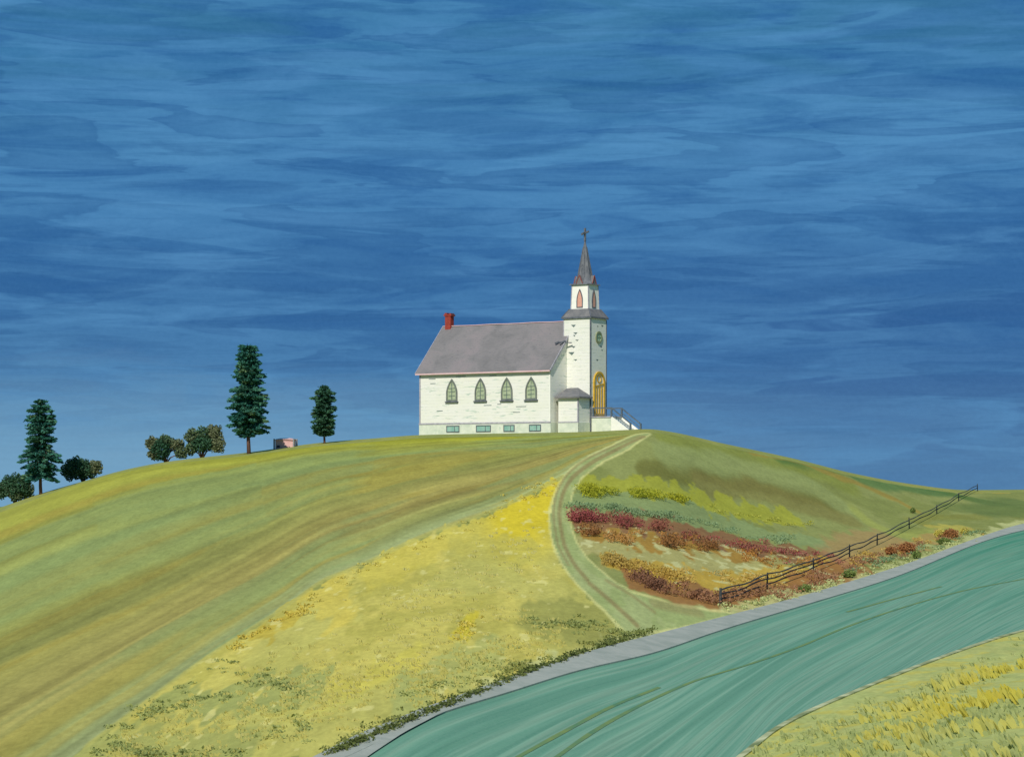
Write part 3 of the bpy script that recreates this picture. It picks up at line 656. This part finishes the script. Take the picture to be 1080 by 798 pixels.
nt.links.new(mapped(nt, (1,1,1), rot=(R(90),0,0)), bt.inputs['Vector']); nt.links.new(bt.outputs[0], b.inputs['Base Color'])
win_m = mottled('leaded_glass', rgb(150,166,130), rgb(184,192,158), 4, .35, rgb(128,148,120), .2); win_m.node_tree.nodes['Principled BSDF'].inputs['Specular IOR Level'].default_value = .5
base_m = mottled('basement_glass', rgb(128,172,158), rgb(156,190,174), 2, .35)
gold_m = mottled('gold_paint', rgb(192,150,40), rgb(214,176,66), 3, .6)
lou_m = mottled('pink_louvre', rgb(206,148,128), rgb(222,172,150), 4, .8, None, .2, (1,1,6))
green_m = mottled('green_glass', rgb(134,182,156), rgb(166,204,182), 4, .4)
oliv_m = mottled('olive_wood', rgb(128,138,104), rgb(146,152,120), 4, .7)
worn_m = mottled('bare_weathered_board', rgb(86,104,104), rgb(112,128,122), 4, .9)
rail_m = mottled('slate_rail', rgb(74,88,98), rgb(102,114,122), 4, .6)
red_m = mottled('rust_trim', rgb(120,62,58), rgb(146,80,72), 4, .8)

YC = 245.0; XC = (612.4-CX)/F*YC; ZC = 4.30
ch = empty('church', (XC, YC, ZC), R(-33))
tag(ch, 'white clapboard church with grey roof, pointed windows and a steeple, on the hilltop', 'church')
W = 5.0; EV = 6.95; RD = 12.05; UB = -17.7; UF = -.7
# foundation and nave walls (gable walls included)
MB().box(UB-.04, UF+.04, -W-.04, W+.04, -1.6, 1.2).build('foundation', found_m, ch)
nv = MB().prism([(-W,1.2),(W,1.2),(W,EV),(0,RD-.12),(-W,EV)], 'x', UB, UF).build('wall', wall_m, ch)
MB().box(UB-.06, UF+.06, -W-.075, -W-.045, 1.14, 1.30).build('water_table', trim_g, ch)
for u in (UB+.08, UF-.08): MB().box(u-.08, u+.08, -W-.05, -W+.02, 1.3, EV-.1).build('corner_board', trim_g if u < -5 else trim_w, ch)
# roof
ov = .35; th = .16; sl_ = (RD-EV)/W; dn = EV-ov*sl_
rp = [(-W-ov, dn), (0, RD), (W+ov, dn), (W+ov, dn+th), (0, RD+th), (-W-ov, dn+th)]
roof = MB().prism(rp, 'x', UB-.3, UF+.15).build('roof', roof_m, ch)
sg = MB()   # slight waves of the old ridge
for i in range(12):
    u0 = UB-.3+i*(17.45/12); sg.bar((u0, 0, RD+th+.03+.02*math.sin(i*1.7)), (u0+1.44, 0, RD+th+.03+.02*math.sin((i+1)*1.7)), .22, .07)
sg.build('ridge_cap', trim_p, roof)
MB().bar((UB-.3, -W-ov-.04, dn+.06), (UF+.15, -W-ov-.04, dn+.06), .06, .15).build('eave_board', trim_p, roof)
for e in (UB-.33, UF+.18):
    k = MB()
    for s in (-1, 1): k.bar((e, s*(W+ov), dn+.08), (e, 0, RD+.08), .06, .22)
    k.build('barge_board', trim_g, roof)
chim = MB().box(-.36, .36, -.36, .36, -.6, 1.25).box(-.5, .5, -.44, .44, 1.1, 1.28).box(-.42,-.14,-.36,.36,1.28,1.46).box(.16,.42,-.36,.36,1.28,1.40)
co = chim.build('chimney', brick_m, roof); co.location = (UB+.55, 0, RD+.2); co.rotation_euler = (0, 0, .05)
# pointed windows
def lancet(w, h, n=10, z0=0, inset=0):
    """ccw outline of a pointed arch, width w, total height h"""
    hw = w/2-inset; sp = z0+h*.36; top = z0+h-inset*1.4; pts = [(-hw, z0+inset), (hw, z0+inset)]
    for i in range(n+1):
        t = i/n; pts.append((hw*(1-t**1.9), sp+(top-sp)*t))
    for i in range(n-1, -1, -1):
        t = i/n; pts.append((-hw*(1-t**1.9), sp+(top-sp)*t))
    return pts
def ring(out, inn, axis, a, b, c0=(0, 0)):
    mb = MB(); n = len(out); vs = []
    for pl in (out, inn):
        for c in (a, b):
            for p, z in pl: vs.append((c, p+c0[0], z+c0[1]) if axis == 'x' else (p+c0[0], c, z+c0[1]))
    fs = []
    for i in range(n):
        j = (i+1) % n; fs += [(i, j, n+j, n+i), (2*n+i, 3*n+i, 3*n+j, 2*n+j), (i, 2*n+i, 2*n+j, j), (n+i, n+j, 3*n+j, 3*n+i)]
    return mb.add(vs, fs)
def nave_window(u, side, w=1.45, h=2.45, z0=3.65):
    y = side*(W+.002); s = side; o = lancet(w, h); i = lancet(w, h, inset=.17)
    d = ring(o, i, 'y', y, y+s*.12, (u, z0)).build('window', frame_m, ch)
    MB().prism([(p+u, z+z0) for p, z in i], 'y', y+s*.02, y+s*.05).build('glazing', win_m, d)
    mu = MB(); mu.box(u-.03, u+.03, *sorted((y+s*.05, y+s*.09)), z0+.17, z0+h*.86)
    for zz in (.55, 1.0, 1.4): mu.bar((u-.42, y+s*.07, z0+zz), (u+.42, y+s*.07, z0+zz+.05), .04, .035)
    mu.build('glazing_bar', worn_m, d)
    MB().box(u-w/2-.12, u+w/2+.12, *sorted((y, y+s*.2)), z0-.14, z0-.01).build('sill', trim_d, d)
for u in (-13.35, -9.6, -6.2, -3.1):
    nave_window(u, -1); nave_window(u, 1)
for u, w in ((-13.2,1.7),(-9.2,1.9),(-5.9,1.4),(-2.6,1.5)):
    d = ring([(-w/2,0),(w/2,0),(w/2,.72),(-w/2,.72)], [(-w/2+.08,.08),(w/2-.08,.08),(w/2-.08,.64),(-w/2+.08,.64)], 'y', -W-.042, -W-.11, (u, .28)).build('basement_window', trim_d, ch)
    MB().box(u-w/2+.08, u+w/2-.08, -W-.07, -W-.045, .36, .92).build('pane', base_m, d)
    MB().box(u+w*.12, u+w*.12+.06, -W-.10, -W-.072, .36, .92).build('glazing_bar', trim_d, d)
# tower (local box u -1.15..2.25)
T0, T1, TW, TH = -1.15, 2.25, 1.66, 12.35; tcx = (T0+T1)/2
tw = MB().box(T0, T1, -TW, TW, -1.6, TH).build('tower', tower_m, ch)
for u, y in ((T1, -TW), (T1, TW)):
    MB().box(u-.10, u+.03, y-.03 if y < 0 else y-.10, y+.10 if y < 0 else y+.03, .0, TH-.1).build('corner_board', trim_d, tw)
MB().box(T0-.02, T0+.09, -TW-.03, -TW+.05, 5.1, TH-.1).build('corner_board', trim_g, tw)
sk = MB().box(T0-.14, T1+.14, -TW-.14, TW+.14, TH, TH+.14); 
k0 = 4.0; sk.frus(3.66, TH+.14, 2.45, TH+1.05, tcx, 0)
so = sk.build('tower_roof', skirt_m, ch)
hp = MB()
for i, j in ((-1,-1),(1,-1),(1,1),(-1,1)): hp.bar((tcx+i*1.82, j*1.82, TH+.17), (tcx+i*1.22, j*1.22, TH+1.08), .10, .08)
hp.box(T0-.17, T1+.17, -TW-.17, -TW-.145, TH-.02, TH+.16); hp.box(T1+.145, T1+.175, -TW-.17, TW+.17, TH-.02, TH+.16)
hp.build('hip_trim', trim_d, so)
# belfry
B0 = TH+1.0; BW = 2.2; BH = 2.65
bl = MB().frus(BW, B0, BW*.92, B0+BH, tcx, 0).build('belfry', trim_w, ch)
for k, (ax, sg_) in enumerate((('y',-1),('y',1),('x',1),('x',-1))):
    w, h, z0 = .78, 2.0, B0+.18; o = lancet(w, h); i = lancet(w, h, inset=.10); base = BW/2*.985
    a = sg_*(base-.05); b3 = sg_*(base+.06)
    if ax == 'y':
        d = ring(o, i, 'y', a, b3, (tcx, z0)).build('belfry_opening', trim_d, bl); MB().prism([(p+tcx, z+z0) for p, z in i], 'y', a, sg_*(base+.02)).build('louvre', lou_m, bl)
    else:
        d = ring(o, i, 'x', tcx+a, tcx+b3, (0, z0)).build('belfry_opening', trim_d, bl); MB().prism([(p, z+z0) for p, z in i], 'x', tcx+a, tcx+sg_*(base+.02)).build('louvre', lou_m, bl)
for i, j in ((-1,-1),(1,-1),(1,1),(-1,1)): MB().bar((tcx+i*(BW/2), j*(BW/2), B0), (tcx+i*BW*.46, j*BW*.46, B0+BH), .09).build('corner_board', trim_g, bl)
# spire
S0 = B0+BH; sp = MB().frus(2.45, S0, 2.35, S0+.10, tcx, 0)
def ngon(mb, rings, n=8, cx=0, cy=0):
    vs = []
    for r, z in rings:
        for k in range(n):
            a = 2*math.pi*(k+.5)/n; vs.append((cx+r*math.cos(a), cy+r*math.sin(a), z))
    fs = [tuple(range(n))[::-1], tuple(range((len(rings)-1)*n, len(rings)*n))]
    for i in range(len(rings)-1):
        for k in range(n): fs.append((i*n+k, i*n+(k+1)%n, (i+1)*n+(k+1)%n, (i+1)*n+k))
    return mb.add(vs, fs)
ngon(sp, [(1.22, S0+.10), (1.02, S0+.42), (.84, S0+.80), (.50, S0+2.5), (.20, S0+4.1), (.05, S0+4.85)], 8, tcx, 0)
so = sp.build('spire', spire_m, ch)
ed_ = MB()
for k in range(8):
    a = 2*math.pi*(k+.5)/8; pr = [(1.23, .12), (1.03, .43), (.85, .81), (.51, 2.5), (.21, 4.1)]
    for (r0, z0), (r1_, z1) in zip(pr[:-1], pr[1:]): ed_.bar((tcx+r0*math.cos(a), r0*math.sin(a), S0+z0), (tcx+r1_*math.cos(a), r1_*math.sin(a), S0+z1), .05)
ed_.build('ridge_trim', trim_d, so)
for ax, s in (('y',-1),('y',1),('x',1),('x',-1)):
    gb = MB(); pl = [(-.42,.05),(.42,.05),(0,.95)]
    gb.prism([(p+(tcx if ax == 'y' else 0), z+S0+.06) for p, z in pl], ax, (0 if ax == 'y' else tcx)+s*.5, (0 if ax == 'y' else tcx)+s*1.16)
    g_ = gb.build('gablet', skirt_m, so); tr = MB()
    c0 = (0 if ax == 'y' else tcx)+s*1.18
    for q_ in (-.42, .42):
        if ax == 'y': tr.bar((tcx+q_, c0, S0+.11), (tcx, c0, S0+1.02), .07)
        else: tr.bar((c0, q_, S0+.11), (c0, 0, S0+1.02), .07)
    tr.build('gablet_trim', red_m, so)
CZ = S0+4.8
crs = MB().box(tcx-.09, tcx+.09, -.09, .09, CZ-.1, CZ+1.35).bar((tcx-.02, -.50, CZ+.72), (tcx+.02, .50, CZ+.98), .17).bar((tcx-.48, .04, CZ+.70), (tcx+.48, -.04, CZ+.96), .17)
crs.build('cross', trim_d, ch)
# round window on the front
fx_ = T1
circ = lambda r, n=24: [(r*math.cos(2*math.pi*i/n), r*math.sin(2*math.pi*i/n)) for i in range(n)]
rw = ring(circ(.66), circ(.45), 'x', fx_+.002, fx_+.12, (-.05, 10.35)).build('round_window', oliv_m, tw)
MB().prism([(p-.05, z+10.35) for p, z in circ(.46)], 'x', fx_+.004, fx_+.05).build('pane', green_m, rw)
MB().bar((fx_+.07, -.5, 10.35), (fx_+.07, .4, 10.35), .05).bar((fx_+.07, -.05, 9.9), (fx_+.07, -.05, 10.8), .05).build('glazing_bar', oliv_m, rw)
# bare weathered boards on the tower and nave
def worn(ax, c, z, w, h):
    if ax == 'y': return MB().add([(c-w/2,-TW-.012,z+h/2),(c+w/2,-TW-.012,z+h/2),(c+.05,-TW-.012,z-h/2),(c-w/2,-TW+.004,z+h/2),(c+w/2,-TW+.004,z+h/2),(c+.05,-TW+.004,z-h/2)],[(0,1,2),(3,5,4),(0,3,4,1),(1,4,5,2),(2,5,3,0)])
    return MB().add([(fx_+.012,c-w/2,z+h/2),(fx_+.012,c+w/2,z+h/2),(fx_+.012,c,z-h/2),(fx_-.004,c-w/2,z+h/2),(fx_-.004,c+w/2,z+h/2),(fx_-.004,c,z-h/2)],[(0,1,2),(3,5,4),(0,3,4,1),(1,4,5,2),(2,5,3,0)])
for ax, c, z, w, h in [('y',.1,11.55,.6,.28),('y',.35,10.75,.55,.22),('y',.2,10.5,.3,.2),('y',.55,10.0,.45,.15),('y',.1,9.3,.55,.2),('y',-.15,8.6,.8,.35),('y',.35,7.9,.5,.18),('x',.75,11.6,.5,.2),('x',.5,9.35,.45,.2),('x',.7,9.0,.35,.15),('x',-.3,7.9,.5,.18),('x',-.2,11.5,.3,.15)]:
    worn(ax, c, z, w, h).build('bare_board', worn_m, tw)
for u, z, w in ((-16.0,6.1,.9),(-15.9,5.6,.7),(-12.2,6.3,1.3),(-8.0,6.3,.9),(-8.7,3.1,1.0),(-4.4,2.9,1.3),(-5.0,2.3,.9),(-15.0,2.6,.8),(-7.2,3.2,.5)):
    MB().box(u-w/2, u+w/2, -W-.012, -W+.004, z, z+.07).build('bare_board', worn_m, nv)
# bracket light on the roof edge beside the tower
MB().bar((-1.2,-2.55,9.85),(.1,-2.0,9.75),.12,.10).bar((-.9,-2.9,9.7),(-.5,-2.3,9.95),.14).bar((-1.5,-2.8,9.7),(-1.2,-2.5,9.85),.16).build('bracket', trim_d, ch)
# door
DZ = 1.95; DW = 2.3; DH = 4.75
arch = lambda w, h, ins=0, n=12: [(-w/2+ins, ins if ins else 0), (w/2-ins, ins if ins else 0)]+[((w/2-ins)*math.cos(math.pi*i/n), h-w/2+(w/2-ins)*math.sin(math.pi*i/n)) for i in range(n+1)]
dr = ring(arch(DW, DH), arch(DW, DH, .24), 'x', fx_+.002, fx_+.16, (0, DZ)).build('door_frame', gold_m, ch)
MB().prism([(p, z+DZ) for p, z in arch(DW, DH, .24)], 'x', fx_+.003, fx_+.05).build('door', trim_w, dr)
bars = MB()
for y in (-.5, 0, .5): bars.box(fx_+.052, fx_+.12, y-.10, y+.10, DZ+.2, DZ+3.15)
bars.bar((fx_+.09, -.92, DZ+3.1), (fx_+.09, .92, DZ+3.45), .08, .16)
bars.build('door_panel', gold_m, dr)
ring(circ(.45), circ(.32), 'x', fx_+.052, fx_+.12, (0, DZ+3.95)).build('fanlight', gold_m, dr)
# side vestibule
A0, A1, AV = -.9, 2.15, 4.05
an = MB().box(-.3, A1, -AV, -TW+.05, -1.6, 3.8).build('vestibule', wall_m, ch)
ho = .38; pr_ = [(-.3-1.2, -AV-1.0), (A1+ho, -AV-ho), (A1+ho, -TW+.0), (-.3, -TW)]
vr = MB(); e = 3.8
vr.add([(-.55,-AV-ho,e-.05),(A1+ho,-AV-ho,e-.05),(A1+ho,-TW-.01,e-.05),(-.55,-TW-.01,e-.05),(-.55,-AV-ho,e+.12),(A1+ho,-AV-ho,e+.12),(A1+ho,-TW-.01,e+.12),(-.55,-TW-.01,e+.12),(-.2,-2.6,e+1.05),(.7,-TW-.01,e+1.15),(-.2,-TW-.01,e+1.15)],
       [(0,3,2,1),(0,1,5,4),(1,2,6,5),(2,3,7,6),(3,0,4,7),(4,5,8),(5,6,9,8),(4,8,10,7),(8,9,10),(6,7,10,9)])
vr.build('vestibule_roof', skirt_m, an)
MB().box(A1-.1, A1+.03, -AV-.03, -AV+.1, .0, 3.75).build('corner_board', trim_g, an)
MB().box(-.32, A1+.05, -AV-.05, -AV-.002, -1.6, 1.2).build('vestibule_foundation', found_m, an)
MB().box(A1+.002, A1+.05, -AV-.05, -TW-.06, -1.6, 1.2).build('vestibule_foundation', found_m, an)
MB().box(-.3, A1+.07, -AV-.075, -AV-.052, 1.16, 1.28).build('water_table', trim_g, an)
# entrance platform and stairs, slate rails
PY0, PY1, PU = -1.45, .7, 4.7
st = MB().box(T1+.02, PU, PY0, PY1, -1.6, 1.72).build('entrance_steps', found_m, ch)
MB().box(T1+.02, PU+.08, PY0-.08, PY1+.08, 1.72, 1.86).build('landing', trim_g, st)
ns = 9
for i in range(ns):
    u0 = PU+i*.26; zt = 1.72-(i+1)*.185
    MB().box(u0+.0, u0+.27, PY0+.12, PY1-.12, -1.6, zt).build('step', trim_w, st)
for y in (PY0, PY1):
    MB().prism([(0,0)], 'x', 0, 0) if False else MB().add([(PU,y-.07,-1.6),(PU+ns*.27,y-.07,-1.6),(PU+ns*.27,y-.07,.22),(PU,y-.07,1.86),(PU,y+.07,-1.6),(PU+ns*.27,y+.07,-1.6),(PU+ns*.27,y+.07,.22),(PU,y+.07,1.86)],
        [(0,1,2,3),(4,7,6,5),(0,4,5,1),(1,5,6,2),(2,6,7,3),(3,7,4,0)]).build('stringer', trim_w, st)
for y, us in ((PY0, T1+.15), (PY1, T1+.4)):
    r = MB(); E = PU+ns*.27-.1
    r.bar((us, y, 2.75), (PU, y, 2.75), .12, .12).bar((PU, y, 2.75), (E, y, 1.05), .12, .12)
    for uu, za, zb in ((us+.05,1.8,2.75),(PU,1.8,2.8),(E,-.2,1.1)): r.bar((uu, y, za), (uu, y, zb), .16)
    r.bar((PU, y, 2.25), (E, y, .6), .06, .06)
    if y < 0: r.bar((us, y, 2.05), (PU, y, 2.02), .06, .06)
    r.build('handrail', rail_m, st)

# ------------------------------------------------------------------ sky, sun, camera
SUN_D = Vector((-.22, -.74, .64)).normalized()      # towards the sun
el = math.asin(SUN_D.z); azi = math.atan2(SUN_D.x, SUN_D.y)
w = bpy.data.worlds.new('World'); S.world = w; w.use_nodes = True; nt = w.node_tree
bg = nt.nodes['Background']; bg.inputs['Strength'].default_value = .1
sky = N(nt, 'ShaderNodeTexSky', sky_type='NISHITA'); sky.sun_disc = False; sky.sun_elevation = el; sky.sun_rotation = azi
tc = N(nt, 'ShaderNodeTexCoord'); sx = N(nt, 'ShaderNodeSeparateXYZ'); nt.links.new(tc.outputs['Generated'], sx.inputs[0])
def mp(scale, rot=(0,0,0), loc=(0,0,0)):
    m_ = N(nt, 'ShaderNodeMapping'); m_.inputs['Scale'].default_value = scale; m_.inputs['Rotation'].default_value = rot; m_.inputs['Location'].default_value = loc
    nt.links.new(tc.outputs['Generated'], m_.inputs['Vector']); return m_.outputs[0]
KS = 10.0
zz = sx.outputs['Z']
warp = noise(nt, mp((1,1,4)), 9, 4, .6, .5); zw = math_(nt, 'ADD', zz, mrange(nt, warp, .25, .75, -.018, .018))
zr = mrange(nt, zw, -.03, .24, 0, 1)
P = lambda z: (z+.03)/.27
g1 = ramp(nt, [(P(-.03), rgb(140,172,200)), (P(.0), rgb(120,160,198)), (P(.022), rgb(82,130,176)), (P(.05), rgb(56,108,162)), (P(.085), rgb(40,98,156)), (P(.115), rgb(72,124,176)),
               (P(.145), rgb(88,138,186)), (P(.168), rgb(60,116,166)), (P(.19), rgb(64,122,168)), (P(.215), rgb(80,132,176))]); nt.links.new(zr, g1.inputs[0])
# washes: broad strokes with a hard drying edge
w1 = noise(nt, mp((1,1,8), (0,R(2),0)), 5.0, 4, .5, .5); w2 = noise(nt, mp((1,1,9), (0,R(-1),0), (3,1,2)), 7, 4, .5, .6); w3 = noise(nt, mp((1,1,7), (0,0,0), (7,4,1)), 11, 5, .6, .8); w4 = noise(nt, mp((1,1,16), (0,R(1),0), (2,9,1)), 24, 4, .6, .6)
e1 = ramp(nt, [(.0,(0,0,0)),(.40,(0,0,0)),(.475,(.2,)*3),(.49,(1,)*3),(.60,(.55,)*3),(1,(.4,)*3)]); nt.links.new(w1, e1.inputs[0])
e2 = ramp(nt, [(.0,(.9,)*3),(.40,(.7,)*3),(.44,(.0,)*3),(.52,(0,)*3),(.55,(.15,)*3),(.56,(1,)*3),(.66,(.4,)*3),(1,(.3,)*3)]); nt.links.new(w2, e2.inputs[0])
dz = math_(nt, 'MULTIPLY', mrange(nt, sx.outputs['X'], -.01, .10, 0, .75), mrange(nt, zz, .13, .06, 0, 1)); c = mix(nt, dz, g1.outputs[0], rgba(34,86,148))
c = mix(nt, math_(nt, 'MULTIPLY', e1.outputs[0], .34), c, rgba(106,154,200))
c = mix(nt, math_(nt, 'MULTIPLY', e2.outputs[0], .46), c, rgba(18,84,144))
c = mix(nt, mrange(nt, w3, .51, .66, 0, .40), c, rgba(108,154,202)); c = mix(nt, mrange(nt, w3, .48, .36, 0, .55), c, rgba(24,90,152))
c = mix(nt, mrange(nt, w4, .53, .66, 0, .26), c, rgba(24,88,144))
# teal tinge high up, lavender low left, deeper blue low right
tz = math_(nt, 'MULTIPLY', mrange(nt, zz, .13, .19, 0, .5), mrange(nt, noise(nt, mp((1,1,10), loc=(5,5,5)), 7, 4, .6, .6), .48, .62, 0, 1)); c = mix(nt, tz, c, rgba(40,104,138))
lz = math_(nt, 'MULTIPLY', mrange(nt, sx.outputs['X'], .03, -.2, 0, .45), mrange(nt, zz, .07, .0, 0, 1)); c = mix(nt, lz, c, rgba(132,168,202))
low = math_(nt, 'MULTIPLY', mrange(nt, math_(nt, 'ADD', zz, mrange(nt, w3, .3, .7, -.012, .012)), .05, .0, 0, .9), mrange(nt, sx.outputs['X'], .14, -.12, .35, 1)); c = mix(nt, low, c, rgba(150,174,202))
fine = noise(nt, mp((1,1,1.6)), 420, 3, .7); c = mix(nt, .10, c, mix(nt, fine, (0,.02,.08,1), (.25,.45,.75,1)))
sc_ = nt.nodes.new('ShaderNodeVectorMath'); sc_.operation = 'SCALE'; c = mix(nt, 1.0, c, (.60, .89, .95, 1), 'MULTIPLY'); nt.links.new(c, sc_.inputs[0]); sc_.inputs['Scale'].default_value = KS
nt.links.new(mix(nt, .03, sc_.outputs[0], sky.outputs[0]), bg.inputs['Color'])

sd = bpy.data.lights.new('sun', 'SUN'); sd.energy = 3.9; sd.angle = R(.5); sd.color = (1, .945, .87)
so = bpy.data.objects.new('sun', sd); COL.objects.link(so); so.rotation_euler = SUN_D.to_track_quat('Z', 'Y').to_euler(); so.location = (-60, -60, 120)

cd = bpy.data.cameras.new('camera'); cam = bpy.data.objects.new('camera', cd); COL.objects.link(cam); S.camera = cam
cd.sensor_fit = 'HORIZONTAL'; cd.sensor_width = 36; cd.lens = 36*F/PW; cd.shift_y = (HZ-PH/2)/PW; cd.clip_start = .5; cd.clip_end = 40000
cam.location = (0, 0, 0); cam.rotation_euler = (R(90), 0, 0)
S.view_settings.view_transform = 'Standard'; S.view_settings.look = 'None'; S.view_settings.exposure = 0; S.view_settings.gamma = 1
S.render.engine = 'CYCLES'; S.cycles.max_bounces = 5; S.cycles.use_denoising = True
